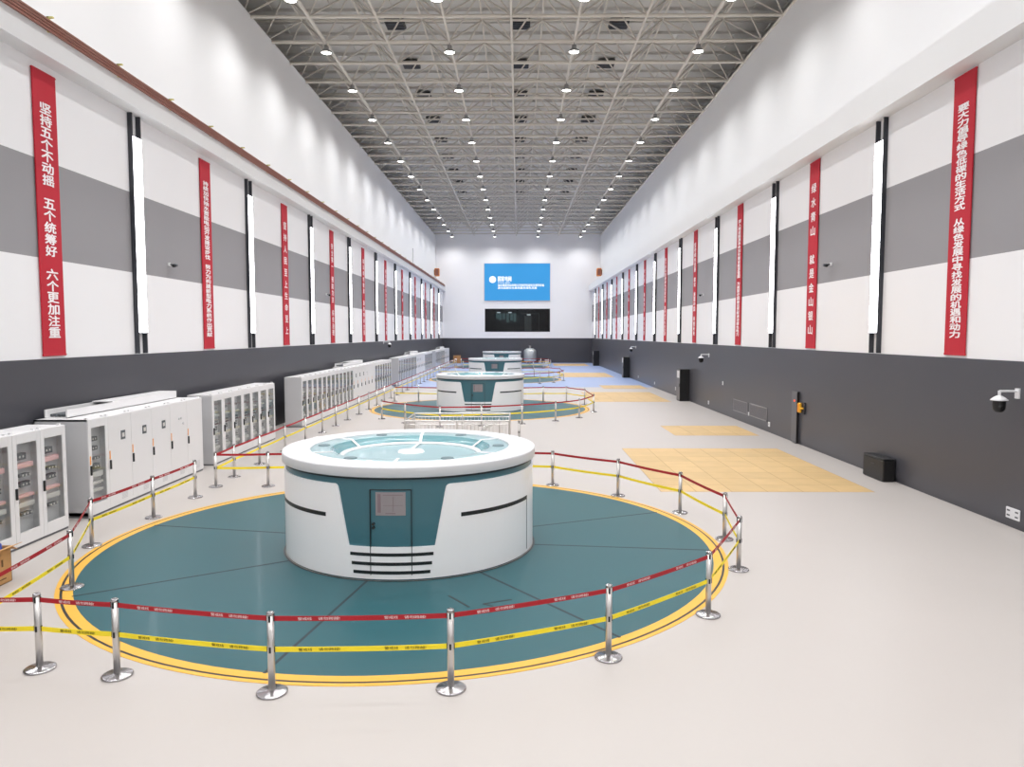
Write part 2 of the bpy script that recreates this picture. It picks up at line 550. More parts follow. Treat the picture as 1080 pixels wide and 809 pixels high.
m = MB(); m.sm = True; m.lathe([(0.08, 0.17), (0.2, 0.14), (0.27, 0.02), (0.26, 0.0), (0.25, 0.02), (0.18, 0.11), (0.08, 0.13)], 20, closed=True); m.build('reflector', M_lampbody, lampE)
m = MB(); m.lathe([(0, 0.05), (0.235, 0.05), (0.235, 0.03), (0, 0.02)], 20); m.build('lens', M_lens, lampE)
lo = bpy.data.objects.new('lamp_light', ld); COL.objects.link(lo); lo.parent = lampE; lo.location = (0, 0, -0.02)
lt = kid_tree(lampE)
first = True
for r, x in enumerate(LX):
    for j, y in enumerate(LY):
        lab = f'round high-bay lamp, {ORD[len(LY) - 1 - j]} from the screen wall in the {ROWS[r]}'
        if first:
            lampE.location = (x, y, 17.95); lampE['label'] = lab; first = False
        else:
            copy_tree(lampE, lt, (x, y, 17.95), lab)

# ------------------------------------------------------------------ wall light columns and banners
WALLN = {-1: 'the wall behind the cabinets', 1: 'the wall opposite the cabinets'}
def light_column(x, y, s, label):
    """s = -1: on the cabinet wall (faces +X)"""
    e = empty('light_column', (x, y, ZD), label, 'wall light', 'vertical wall light columns')
    d = -s
    def bx(mb, a, b, *r):
        p, q = sorted((a * d, b * d)); mb.box(p, q, *r)
    for t in (-0.25, 0.2):
        m = MB(); bx(m, 0, 0.13, t, t + 0.05, 0.02, ZS - ZD); m.build('rail', M_rail, e)
    m = MB(); bx(m, 0.01, 0.125, -0.2, 0.25, 0.6, 6.26); m.build('light_housing', M_rail, e)
    m = MB(); bx(m, 0.125, 0.135, -0.215, 0.25, 0.63, 6.23); m.build('light_panel', M_strip, e)
    return e
for s, X, yb in ((-1, XL, 21.44), (1, XR, 22.08)):
    n = 10
    src = light_column(X, yb, s, f'white light column, {ORD[n - 1]} from the screen wall, on {WALLN[s]}')
    tr = kid_tree(src)
    for k in [-4, -3, -2, -1] + list(range(1, n)):
        copy_tree(src, tr, (X, yb + 8.93 * k, ZD), f'white light column, {ORD[n - 1 - k]} from the screen wall, on {WALLN[s]}')

def banner(x, y, s, z0, z1, body, label, csize):
    e = empty('banner', (x, y, z0), label, 'banner', 'red slogan banners hung on the walls')
    d = -s
    a, b = sorted((0.02 * d, 0.05 * d))
    H = z1 - z0
    m = MB(); m.box(a, b, -0.42, 0.42, 0, H); m.build('cloth', M_red, e)
    m = MB()
    a, b = sorted((0.012 * d, 0.062 * d))
    for z in (0.03, H - 0.03):
        m = MB(); m.tube((0.037 * d, -0.44, z), (0.037 * d, 0.44, z), 0.02, 8); m.build('hem_rod', M_red, e)
    t = MB()
    zt, zb = H - 0.72, 0.42
    n = len(body); pitch = (zt - zb) / n
    right = (0, -s, 0)
    for i, ch in enumerate(body):
        if ch == ' ': continue
        sz = min(csize, pitch * 0.9)
        vs, fs = text_geo(ch, 0.0)
        if not vs: continue
        w = max(v[0] for v in vs); h = max(v[1] for v in vs)
        wide = 0.42 if csize > 0.3 or pitch < 0.35 else csize
        zc = zt - pitch * (i + 0.5)
        put_text(t, ch, (0.056 * d, 0, zc), right, (0, 0, 1), wide * min(1, w / 0.85), sz * min(1, h / 0.85), 0.03)
    t.build('lettering', M_char, e, label='white characters')
LBAN = ['坚持五个不动摇 五个统筹好 六个更加注重', '持续加快抽水蓄能电站开发建设步伐 努力为构建新型电力系统作出贡献', '坚持人民至上生命至上',
        '安全第一 预防为主 综合治理', '建设绿色能源 服务美好生活', '推动能源清洁低碳安全高效利用', '绿色低碳 安全高效', '精益求精 追求卓越', '团结协作 开拓创新', '绿水青山 就是金山银山']
RBAN = ['要大力倡导绿色低碳的生活方式 从绿色发展中寻找发展的机遇和动力', '绿水青山 就是金山银山', '深入推进能源革命加快建设能源强国 为美丽中国建设贡献清洁绿色电力',
        '坚持绿色发展 建设 美丽中国 共创未来', '努力推动能源绿色低碳转型 服务经济社会发展', '安全第一 预防为主 综合治理', '绿色低碳 安全高效', '精益求精 追求卓越', '团结协作 开拓创新', '坚持人民至上生命至上']
for s, X, yb, dy, z1, T in ((-1, XL, 17.45, 8.8, 10.32, LBAN), (1, XR, 18.1, 8.93, 10.45, RBAN)):
    for k in range(10):
        y = yb + dy * k
        banner(X, y, s, 3.68, z1, T[k], f'red slogan banner, {ORD[9 - k]} from the screen wall, on {WALLN[s]}', 0.33)

# conductor bars along the crane beam on the cabinet side
cr = empty('conductor_rail', (-10.6, 60, 11.0), 'red-brown crane conductor bars running along the beam above the banners', 'conductor rail')
for i in range(4):
    m = MB(); m.box(-0.03, 0.03, Y0 - 60, Y1 - 62, 0.02 + i * 0.07, 0.065 + i * 0.07)
    m.build('conductor_bar', M_conduct, cr)
y = Y0 + 1
n = 0
while y < Y1 - 3:
    m = MB(); m.box(-0.09, -0.03, y - 60 - 0.03, y - 60 + 0.03, 0.03, 0.37); m.box(-0.09, 0.06, y - 60 - 0.03, y - 60 + 0.03, 0.34, 0.37)
    m.build('bracket', M_brk, cr)
    y += 2.9

# ------------------------------------------------------------------ generators and their pit covers
GXC = -2.17
GYS = [14.65 + 26.7 * k for k in range(4)]
NTH = ['first', 'second', 'third', 'fourth']

def frange(a, b, n): return [a + (b - a) * i / n for i in range(n + 1)]

def make_generator():
    e = empty('generator_cover', (GXC, GYS[0], 0), 'round white and teal generator cover, first from the camera, with a door and glass top', 'generator', 'generator covers along the hall')
    rb = 2.425; rw = 2.455
    # core drum
    m = MB(); m.sm = True
    m.lathe([(rb, 0.0), (rb, 1.86)], 96)
    m.sm = False
    m.build('drum', M_teal, e)
    # white cladding with the notch round the door
    pt, pb, z1, z0 = R(21.9), R(17.6), 1.64, 0.585
    ph, hi = [], []
    xs = set(frange(-PI, PI, 120))
    for sgn in (-1, 1):
        xs |= {sgn * a for a in (pb, pb + 1e-4, pb + (pt - pb) * .25, pb + (pt - pb) * .5, pb + (pt - pb) * .75, pb + (pt - pb) * .93, pt, pt + R(.5), pt + R(1.1), pt + R(2.0))}
    for a in sorted(xs):
        q = abs(a)
        if q <= pb: z = z0
        elif q <= pt: z = z0 + (z1 - 0.13 - z0) * (q - pb) / (pt - pb)
        elif q < pt + R(2.0):
            t = (q - pt) / R(2.0); z = z1 - 0.13 + 0.13 * math.sqrt(max(0, 1 - (1 - t) ** 2))
        else: z = z1
        ph.append(a); hi.append(z)
    m = MB(); m.shell(ph, [0.03] * len(ph), hi, rb - 0.02, rw)
    c = m.build('white_cladding', M_gwhite, e)
    # stripes
    def stripe(a, b, zc, h, r=rw + 0.004):
        p = frange(R(a), R(b), max(4, int(abs(b - a) / 3)))
        mm = MB(); mm.shell(p, [zc - h / 2] * len(p), [zc + h / 2] * len(p), rw - 0.01, r); return mm
    for zc, w in ((0.455, 16.9), (0.295, 16.3), (0.145, 15.6)):
        stripe(-w, w, zc, 0.055).build('stripe', M_black, e)
    for s in (-1, 1):
        a, b = sorted((s * 28.6, s * 71))
        stripe(a, b, 1.085, 0.07).build('stripe', M_black, e)
        a, b = sorted((s * 71, s * 71.6))
        stripe(a, b, 0.6, 1.04, rw + 0.002).build('panel_joint', M_seam, e)
    # door
    d0, d1 = R(-8.2), R(8.3)
    p = frange(d0, d1, 8)
    m = MB(); m.shell(p, [0.60] * 9, [1.56] * 9, rb - .01, rb + 0.006); d = m.build('door', M_teal, e)
    g = MB()
    for a in (d0, d1): 
        q = [a - R(.14), a + R(.14)]
        g.shell(q, [0.10] * 2, [1.575] * 2, rb, rw + 0.006)
    g.shell(p, [1.56] * 9, [1.575] * 9, rb, rb + 0.012)
    g.build('door_gap', M_black, d)
    n = frange(R(-6.0), R(6.0), 6)
    g = MB(); g.shell(n, [1.13] * 7, [1.53] * 7, rb, rb + 0.014); ns = g.build('notice', M_paper, d, label='framed grey notice sheet')
    g = MB()
    for a, b, z0_, z1_ in ((-5.2, -3.9, 1.18, 1.5), (-3, 5, 1.475, 1.487), (-3, 5, 1.3, 1.306), (1, 1.2, 1.2, 1.46), (-2, 2, 1.16, 1.175)):
        q = frange(R(a), R(b), 4); g.shell(q, [z0_] * 5, [z1_] * 5, rb, rb + 0.017)
    g.build('print', M_paperr, ns)
    for z in (0.985, 0.92):
        a = R(-6.9); v = Vector((math.sin(a), -math.cos(a), 0))
        g = MB(); g.tube(v * (rb) + Vector((0, 0, z)), v * (rb + 0.045) + Vector((0, 0, z)), 0.026, 10)
        g.build('lock', M_black, d)
    # top: white rim, teal glass lobes, funnel, ring, spokes, hub
    m = MB(); m.sm = True
    for pr in ([(2.43, 1.785), (2.49, 1.785)], [(2.49, 1.785), (2.497, 1.795), (2.497, 1.945)], [(2.497, 1.945), (2.494, 1.962), (2.48, 1.971)], [(2.48, 1.971), (1.98, 1.978)], [(1.98, 1.978), (1.95, 1.945), (2.25, 1.9), (2.43, 1.785)]):
        m.lathe(pr, 96)
    m.build('rim', M_rim, e)
    m = MB(); m.lathe([(2.43, 1.74), (2.44, 1.74), (2.44, 1.785), (2.43, 1.785)], 96, closed=True)
    m.build('shadow_gap', M_seam, e)
    m = MB(); m.sm = True; m.lathe([(1.99, 1.955), (1.6, 1.952), (1.58, 1.93), (1.99, 1.925)], 72, closed=True); gl = m.build('glass_ring', M_glasstop, e)
    m = MB(); m.sm = True; m.lathe([(1.605, 1.951), (1.38, 1.79), (1.38, 1.75), (1.62, 1.92)], 72, closed=True); m.build('funnel', M_funnel, e)
    m = MB(); m.sm = True; m.lathe([(1.42, 1.78), (1.41, 1.83), (1.32, 1.83), (1.31, 1.78)], 64, closed=True); m.build('inner_ring', M_gwhite, e)
    m = MB(); m.sm = True; m.lathe([(1.35, 1.78), (0.7, 1.82), (0, 1.835)], 64); m.build('centre_disc', M_glasstop, e)
    m = MB(); m.sm = True; m.lathe([(0, 1.87), (0.24, 1.867), (0.27, 1.83)], 32); m.build('hub', M_gwhite, e)
    for k in range(6):
        a = R(30 + 60 * k); v = Vector((math.cos(a), math.sin(a), 0)); w = Vector((-v.y, v.x, 0)) * 0.028
        m = MB()
        def bar(r0, z0_, r1, z1_):
            A, B = v * r0, v * r1
            t = Vector((0, 0, 0.02))
            vs = [A - w + Vector((0, 0, z0_)), A + w + Vector((0, 0, z0_)), B + w + Vector((0, 0, z1_)), B - w + Vector((0, 0, z1_))]
            m.add(vs + [x - t for x in vs], [(3, 2, 1, 0), (4, 5, 6, 7), (0, 1, 5, 4), (2, 3, 7, 6), (1, 2, 6, 5), (0, 4, 7, 3)])
        bar(1.97, 1.978, 1.59, 1.968); bar(1.59, 1.968, 1.38, 1.835)
        if k == 1: bar(1.33, 1.83, 0.22, 1.87)
        m.build('spoke', M_gwhite, e)
        a = R(60 * k); v = Vector((1.76 * math.cos(a), 1.76 * math.sin(a), 1.952))
        g = MB(); g.lathe([(0, 0.022), (0.11, 0.02), (0.125, 0.0)], 20, c=v); gr = g.build('vent_grille', mat('grille_gray', (96, 118, 124), 0.5), e)
    return e
gen = make_generator()
gt = kid_tree(gen)
for k in (1, 2, 3):
    copy_tree(gen, gt, (GXC, GYS[k], 0), f'round white and teal generator cover with a door, {ORD[k]} along the hall from the camera')

def make_pit():
    e = empty('pit_cover', (GXC, GYS[0], 0), 'large teal floor disc with yellow edge under the first generator', 'floor cover', 'teal pit covers round the generators')
    def ann(r0, r1, z, nm, mt, h=0.003):
        m = MB(); m.lathe([(r0, z), (r1, z), (r1, 0.0), (r0, 0.0)][::-1], 128, closed=True); return m.build(nm, mt, e)
    ann(2.50, 5.93, 0.006, 'cover_plate', M_disc)
    ann(5.93, 6.08, 0.0065, 'yellow_ring', M_yellow)
    ann(6.08, 6.12, 0.005, 'black_ring', M_black)
    ann(6.12, 6.19, 0.006, 'tan_ring', M_yellow)
    ann(2.46, 2.50, 0.004, 'base_gap', M_black)
    for a in (169, -147, -99.5, -53, -6, 24, 72, 122):
        m = MB(); v = Vector((math.cos(R(a)), math.sin(R(a)), 0)); w = Vector((-v.y, v.x, 0)) * 0.023
        A, B = v * 2.5, v * 5.95
        m.add([A - w + Vector((0, 0, .0075)), B - w + Vector((0, 0, .0075)), B + w + Vector((0, 0, .0075)), A + w + Vector((0, 0, .0075)),
               A - w, B - w, B + w, A + w], [(0, 1, 2, 3), (7, 6, 5, 4), (0, 4, 5, 1), (1, 5, 6, 2), (2, 6, 7, 3), (3, 7, 4, 0)])
        m.build('seam', M_seam, e)
    for A, B in (((1.05, -3.15), (1.41, -3.64)), ((1.62, -3.5), (2.06, -3.31)), ((1.62, -3.5), (1.78, -3.6))):
        m = MB(); A = Vector((*A, 0)); B = Vector((*B, 0)); v = (B - A).normalized(); w = Vector((-v.y, v.x, 0)) * 0.018
        m.add([A - w + Vector((0, 0, .008)), B - w + Vector((0, 0, .008)), B + w + Vector((0, 0, .008)), A + w + Vector((0, 0, .008)),
               A - w, B - w, B + w, A + w], [(0, 1, 2, 3), (7, 6, 5, 4), (0, 4, 5, 1), (1, 5, 6, 2), (2, 6, 7, 3), (3, 7, 4, 0)])
        m.build('lifting_slot', M_black, e)
    return e
pit = make_pit()
pt_ = kid_tree(pit)
for k in (1, 2, 3):
    copy_tree(pit, pt_, (GXC, GYS[k], 0), f'large teal floor disc with yellow edge under the generator {ORD[k]} along the hall')

# ------------------------------------------------------------------ stanchions with belts
m = MB(); m.sm = True
m.lathe([(0, 0), (0.18, 0.0), (0.183, 0.008), (0.18, 0.022), (0.165, 0.03), (0.06, 0.034), (0.045, 0.045), (0, 0.045)], 28); ME_base = m.mesh('base')
m = MB(); m.sm = True; m.lathe([(0, 0.03), (0.041, 0.03), (0.041, 0.945), (0, 0.945)], 16); ME_pole = m.mesh('pole')
m = MB(); m.sm = True; m.lathe([(0, 0.94), (0.045, 0.94), (0.045, 0.968), (0.036, 0.976), (0, 0.978)], 16); ME_cap = m.mesh('cap')
for me in (ME_base, ME_pole, ME_cap): me.materials.append(M_steel if me is ME_pole else M_chrome)
def cas_mesh(z):
    m = MB()
    if z:
        m.box(-0.047, 0.047, -0.012, 0.012, z - 0.035, z + 0.035); m.box(-0.012, 0.012, -0.047, 0.047, z - 0.035, z + 0.035)
    me = m.mesh('belt_slot'); me.materials.append(M_black); return me
ME_cas = [cas_mesh(0.9), cas_mesh(0.53)]

def child(name, me, par, rz=0):
    o = bpy.data.objects.new(name, me); COL.objects.link(o); o.parent = par
    if rz: o.rotation_euler = (0, 0, rz)
    return o

def belt(par, a, b, z, h, m_, mt_text, letter):
    """belt from post a to post b (world xy), parented to the post at a; letter = None or +1/-1 side"""
    A = Vector((0, 0, z)); B = Vector((b[0] - a[0], b[1] - a[1], z))
    d = B - A; L = d.length; u = d / L; nrm = Vector((-u.y, u.x, 0))
    A = A + u * 0.045; B = B - u * 0.045; n = 8
    vs = []; sag = 0.012 * L / 2.0
    def P(t): return A + (B - A) * t - Vector((0, 0, sag * 4 * t * (1 - t)))
    for i in range(n + 1):
        p = P(i / n)
        for dz, dn in ((-h / 2, -.0015), (h / 2, -.0015), (h / 2, .0015), (-h / 2, .0015)):
            vs.append(p + nrm * dn + Vector((0, 0, dz)))
    fs = [(0, 1, 2, 3), (4 * n + 3, 4 * n + 2, 4 * n + 1, 4 * n)]
    for i in range(n):
        for k in range(4):
            p, q = 4 * i + k, 4 * i + (k + 1) % 4
            fs.append((p, p + 4, q + 4, q))
    m = MB(); m.add(vs, fs); o = m.build('red_belt' if m_ is M_beltr else 'yellow_belt', m_, par)
    if letter:
        t = MB(); side = nrm * letter; rt = u if letter < 0 else -u
        # text reads along rt when seen from the side it faces
        k = max(1, int(L / 0.95))
        for j in range(k):
            p = P((j + 0.5) / k) + side * 0.0025
            put_text(t, '警戒线', p - rt * 0.15, rt, (0, 0, 1), 0.16, 0.034, 0.01)
            put_text(t, '请勿跨越!', p + rt * 0.13, rt, (0, 0, 1), 0.25, 0.034, 0.01)
        t.build('belt_print', mt_text, o)

def stanchion(p, label, nxt=None, letter=None, group='stainless barrier posts with red and yellow belts', aim=0):
    e = empty('stanchion', (p[0], p[1], 0.006 if False else 0.0), label, 'barrier post', group)
    child('base', ME_base, e); child('pole', ME_pole, e); child('cap', ME_cap, e); [child('belt_slot', q, e, aim) for q in ME_cas]
    if nxt is not None:
        belt(e, p, nxt, 0.895, 0.06, M_beltr, M_beltw, letter)
        belt(e, p, nxt, 0.525, 0.062, M_belty, M_beltk, letter)
    return e

RING1 = [(-7.05, 8.87), (-6.01, 8.88), (-4.94, 8.71), (-2.89, 8.3), (-0.8, 8.41), (1.17, 9.27), (2.84, 10.73), (3.93, 12.86), (4.22, 14.8), (3.8, 17.03),
         (2.59, 18.84), (0.95, 20.15), (-1.4, 20.75), (-4.3, 20.6), (-6.92, 19.95), (-8.34, 19.87)]
WHERE = ['where both belts meet, just past the cardboard box', 'standing off the disc edge, first before the first teal disc', 'second post in front of the first teal disc, beside the yellow edge',
         'in front of the first teal disc, before its dark seam', 'in front of the first generator, fourth along the belt',
         'fifth along the front of the first disc', 'where the near belt turns up along the first disc, sixth',
         'at the outer turn of the first disc, seventh along the belt', 'eighth along the belt round the first disc, on the hatch cover side',
         'ninth along the belt round the first disc, before the large hatch cover', 'tenth along the belt behind the first disc',
         'eleventh along the belt, just behind the first generator', 'hidden low behind the first generator rim', 'behind the first generator on the cabinet side',
         'behind the first disc, on the cabinet side of the generator', 'where the rear belt of the first disc meets the cabinet belt']
for i, p in enumerate(RING1):
    nx = RING1[i + 1] if i + 1 < len(RING1) else None
    stanchion(p, 'stainless barrier post ' + WHERE[i], nx, (-1 if i < 7 else None))
LEFT1 = [(-8.33, 18.56), (-8.37, 16.47), (-8.47, 14.21), (-7.41, 11.83), (-7.05, 8.87)]
WL = ['ending the belt before the grey panel cabinets, first disc', 'second from the end of the belt before the panel cabinets',
      'third from the end of that belt, at the first glass cabinet corner', 'on the yellow edge of the first disc, before the glass cabinets', 'out of view by the cardboard box']
for i in range(4):
    stanchion(LEFT1[i], 'stainless barrier post ' + WL[i], LEFT1[i + 1], 1)
RELS = [(-6.2, -5.0), (-3.2 + 1.85, -7.95)]
RINGK = [(-4.6, 21.4 - 26.7 + 26.7 - 14.65 - 0.0)]
REL = [(-4.61, 21.4 - 28.0), (-3.2, 7.73 - 14.65), (-1.4, 6.3 - 14.65), (0.47, 6.67 - 14.65), (2.33, 7.41 - 14.65), (3.96, 8.57 - 14.65), (5.22, 9.97 - 14.65), (6.23, 12.73 - 14.65),
       (6.11, 16.86 - 14.65), (5.15, 18.73 - 14.65), (3.7, 18.72 - 14.65), (-4.06, 18.65 - 14.65), (-5.6, 18.9 - 14.65)]
REL[0] = (-4.61, 9.35 - 14.65)
for g in (1, 2, 3):
    pts = [(GXC + a, GYS[g] + b) for a, b in REL]
    for i, p in enumerate(pts):
        side = 'in front of' if REL[i][1] < -3 else ('beside' if REL[i][1] < 1 else 'behind')
        nx = pts[i + 1] if i + 1 < len(pts) else None
        stanchion(p, f'barrier post {side} the {["", "second", "third", "fourth"][g]} teal disc, {ORD[i]} round its belt', nx)
LINE = [19.87, 21.28, 23.4, 26.0, 28.5, 31.0, 33.3, 35.6, 38.2, 40.7, 43.0, 45.4, 47.8, 50.2, 52.6, 55.0, 57.4, 59.8, 62.2, 64.6, 67.0, 69.4, 71.8, 74.2, 76.6, 79.0, 81.4, 83.8, 86.2, 88.6, 91.0, 93.4, 95.8, 98.2]
stub = None
for i in range(1, len(LINE)):
    p = (-8.38, LINE[i])
    nx = (-8.38, LINE[i + 1]) if i + 1 < len(LINE) else None
    e = stanchion(p, f'barrier post in the long belt along the cabinets, {ORD[i - 1]} after the first disc corner', nx)
    if i == 1:
        belt(e, p, (-8.34, 19.87), 0.895, 0.06, M_beltr, M_beltw, None)
        belt(e, p, (-8.34, 19.87), 0.525, 0.062, M_belty, M_beltk, None)

# ------------------------------------------------------------------ control cabinets
CH = 2.26
XF = -9.76
def cab_proto(kind, w, d, variant=''):
    e = empty('control_cabinet', (0, -200, 0), '', 'cabinet', 'grey control cabinets in rows')
    h2 = w / 2 - 0.004
    b = MB()
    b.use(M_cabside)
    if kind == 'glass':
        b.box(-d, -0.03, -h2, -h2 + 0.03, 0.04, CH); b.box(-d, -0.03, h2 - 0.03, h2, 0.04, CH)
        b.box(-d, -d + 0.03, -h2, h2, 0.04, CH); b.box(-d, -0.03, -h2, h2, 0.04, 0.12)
        b.use(M_cab).box(-d, -0.03, -h2, h2, CH - 0.04, CH)
        b.use(M_cabin).box(-0.2, -0.18, -h2 + .03, h2 - .03, 0.12, CH - .04)
    else:
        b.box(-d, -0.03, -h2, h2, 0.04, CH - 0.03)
        b.use(M_cab).box(-d, -0.03, -h2, h2, CH - 0.03, CH)
    b.build('body', None, e)
    b = MB(); b.box(-d + .02, -0.02, -h2, h2, 0, 0.04); b.build('plinth', M_dadobox, e)
    b = MB()
    for yy in (-h2 + .08, h2 - .08): b.box(-0.12, -0.06, yy - .03, yy + .03, CH, CH + 0.035)
    b.build('lifting_lug', M_cab, e)
    t = 0.03
    hx = -w / 2 + 0.045
    if kind == 'glass':
        fw = 0.115; z0, z1 = 0.05, CH - 0.01; zg0, zg1 = 0.3, CH - 0.2
        m = MB()
        m.box(-t, 0, -h2, -h2 + fw, z0, z1, .004); m.box(-t, 0, h2 - fw, h2, z0, z1, .004)
        m.box(-t, 0, -h2 + fw, h2 - fw, z0, zg0); m.box(-t, 0, -h2 + fw, h2 - fw, zg1, z1)
        dr = m.build('door', M_cab, e)
        m = MB(); m.box(-0.02, -0.012, -h2 + fw, h2 - fw, zg0, zg1); m.build('glass', M_glass, dr)
        # equipment behind the glass; pink rows stand in for the banners' reflection
        x = -0.18
        iw = h2 - fw - 0.01
        rnd = random.Random(variant)
        z = zg1 - 0.28
        rows = []
        while z > zg0 + 0.15:
            rows.append(z); z -= rnd.uniform(0.17, 0.24)
        for i, z in enumerate(rows):
            m = MB(); hh = rnd.choice([0.06, 0.1, 0.13])
            kindr = rnd.choice(['dark', 'light', 'strip', 'dark2'] if variant != 'near' else ['pink', 'light', 'pink', 'dark2'])
            if i == 0: kindr = 'dark'
            mt = {'dark': M_dev, 'light': M_devl, 'strip': M_devl, 'dark2': M_dev, 'pink': M_devp}[kindr]
            a, c = (-iw, iw) if kindr in ('strip', 'light', 'pink') else ((-iw, iw * .3) if kindr == 'dark' else (-iw * .4, iw * .6))
            m.use(mt).box(x, x + 0.1, a, c, z - hh / 2, z + hh / 2, .004)
            if kindr.startswith('dark'):
                m.use(M_devl)
                for q in range(3): m.box(x + .1, x + .103, a + .06 + q * .1, a + .1 + q * .1, z - .02, z + .02)
            m.build('relay_unit', None, e)
    else:
        m = MB(); m.box(-t, 0, -h2, h2, 0.05, CH - 0.01, .005); dr = m.build('door', M_cab, e)
        m = MB()
        for q in range(7): m.box(0, 0.004, 0.0, 0.26, 0.16 + q * .032, 0.175 + q * .032)
        m.build('vent', M_cabside, dr)
        if variant == 'display':
            m = MB(); m.use(M_dev).box(0, 0.012, 0.03, 0.22, 1.62, 1.84, .003); m.use(M_devl).box(0.012, 0.015, 0.07, 0.18, 1.68, 1.78); m.build('display', None, dr)
        if variant == 'lamps':
            for q in range(3):
                m = MB(); m.tube((0, 0.0 + q * .13, 1.78 - (q == 2) * .16), (0.02, 0.0 + q * .13, 1.78 - (q == 2) * .16), 0.035, 12); m.build('dial', M_cabside, dr)
    # handle with its orange tag
    m = MB(); m.box(0, 0.035, hx - 0.022, hx + 0.022, 0.98, 1.2, .006); m.build('handle', M_black, dr)
    if kind != 'glass' or variant == 'tagged':
        m = MB(); m.box(0, 0.006, hx - 0.02, hx + 0.02, 1.22, 1.42); m.build('door_tag', M_orange, dr, label='orange tag')
    return e

PROTO = {}
def cabinet(y0, y1, kind, d, variant, label):
    w = round(y1 - y0, 3)
    key = (kind, w, d, variant)
    loc = (XF, (y0 + y1) / 2, 0)
    if key not in PROTO:
        e = cab_proto(kind, w, d, variant)
        e.location = loc; e['label'] = label
        PROTO[key] = (e, kid_tree(e))
        return e
    return copy_tree(PROTO[key][0], PROTO[key][1], loc, label)

def bank(y0, n, w, kind, d, variant, where, variants=None):
    for i in range(n):
        v = variants[i] if variants else variant
        look = 'glass-door' if kind == 'glass' else 'solid-door'
        cabinet(y0 + i * w, y0 + (i + 1) * w, kind, d, v, f'{look} cabinet, {ORD[i]} from the near end of {where}')

bank(13.08, 3, 0.83, 'glass', 0.8, 'near', 'the glass row by the cardboard box')
cabinet(16.4, 17.2, 'glass', 1.24, 'tagged', 'grey glass-door cabinet at the camera end of the panel cabinets beside the first disc')
for i, v in enumerate(['display', 'display', 'display', 'lamps', 'plain']):
    cabinet(17.2 + 1.034 * i, 17.2 + 1.034 * (i + 1), 'solid', 1.24, v,
            f'grey solid-door cabinet {"with dark display " if v == "display" else ("with three dials " if v == "lamps" else "")}beside the first disc, {ORD[i]} after the tagged glass one')
bank(23.15, 7, 0.852, 'glass', 0.8, 'row', 'the glass row after the panel cabinets')
UN = ['', 'second', 'third', 'fourth']
for u in (1, 2, 3):
    o = 26.7 * (u - 1)
    bank(32.8 + o, 12, 0.86, 'glass', 0.8, 'row', f'the glass row before the {UN[u]} generator')
    bank(43.15 + o, 6, 1.07, 'solid', 1.24, 'plain', f'the solid row beside the {UN[u]} generator', ['display', 'display', 'display', 'lamps', 'plain', 'plain'])
    if u < 3: bank(49.6 + o, 7, 0.93, 'glass', 0.8, 'row', f'the glass row past the {UN[u]} generator')
# cable duct boxes on the deep cabinets
for u in range(4):
    o = 26.7 * (u - 1) + 0.0
    e = empty('cable_duct', (XF - 0.9, 19.4 + 26.7 * u, CH), f'white cable duct lying on top of the solid cabinets beside the {["first", "second", "third", "fourth"][u]} generator', 'cable duct', 'cable ducts on the cabinets')
    m = MB(); m.box(-0.28, -0.25, -2.7, 2.7, 0.0, 0.2); m.box(0.22, 0.25, -2.7, 2.7, 0.0, 0.2); m.box(-0.28, 0.25, -2.7, 2.7, 0.0, 0.02); m.build('tray', M_cab, e)
    m = MB(); m.box(-0.28, 0.25, -0.8, 2.7, 0.2, 0.225); m.build('lid', M_cab, e)
    m = MB()
    for q in range(5): m.tube((-0.18 + q * .09, -2.6, 0.06), (-0.18 + q * .09, 2.6, 0.06), 0.035, 6)
    m.build('cable_bundle', M_dev, e)

# cardboard box with blue bag
e = empty('cardboard_box', (-9.05, 11.85, 0), 'open brown cardboard box on the floor by the glass cabinets', 'box')
m = MB(); a, b, c, d, t, h = -0.39, 0.39, -0.34, 0.34, 0.012, 0.6
m.box(a, b, c, d, 0, t); m.box(a, a + t, c, d, 0, h); m.box(b - t, b, c, d, 0, h); m.box(a, b, c, c + t, 0, h); m.box(a, b, d - t, d, 0, h)
m.build('carton', M_card, e)
for s, vs in enumerate([[(b, c, h), (b, d, h), (b + .2, d, h + .07), (b + .2, c, h + .07)], [(a, d, h), (b, d, h), (b, d + .16, h - .1), (a, d + .16, h - .1)], [(a, c, h), (b, c, h), (b, c - .2, h + .03), (a, c - .2, h + .03)]]):
    m = MB(); n = (Vector(vs[1]) - Vector(vs[0])).cross(Vector(vs[3]) - Vector(vs[0])).normalized() * 0.008
    m.add([Vector(v) for v in vs] + [Vector(v) + n for v in vs], [(0, 1, 2, 3), (7, 6, 5, 4), (0, 4, 5, 1), (1, 5, 6, 2), (2, 6, 7, 3), (3, 7, 4, 0)])
    m.build('flap', M_card, e)
m = MB()
m.box(b, b + 0.003, -0.3, -0.15, 0.12, 0.3); m.box(b, b + 0.003, -0.1, 0.2, 0.08, 0.1); m.box(b, b + .003, 0.1, 0.14, 0.3, 0.42)
m.build('printed_mark', mat('carton_print', (110, 80, 50), 0.8), e)
bag = MB(); bag.sm = True
bag.lathe([(0, 0.02), (0.14, 0.02), (0.19, 0.15), (0.2, 0.45), (0.19, 0.66), (0.1, 0.77), (0.05, 0.8), (0.08, 0.86), (0, 0.87)], 18)
o = bag.build('plastic_bag', M_bluebag, loc=(-8.88, 11.96, 0.0)); tag(o, 'blue plastic bag standing in the open cardboard box', 'bag')

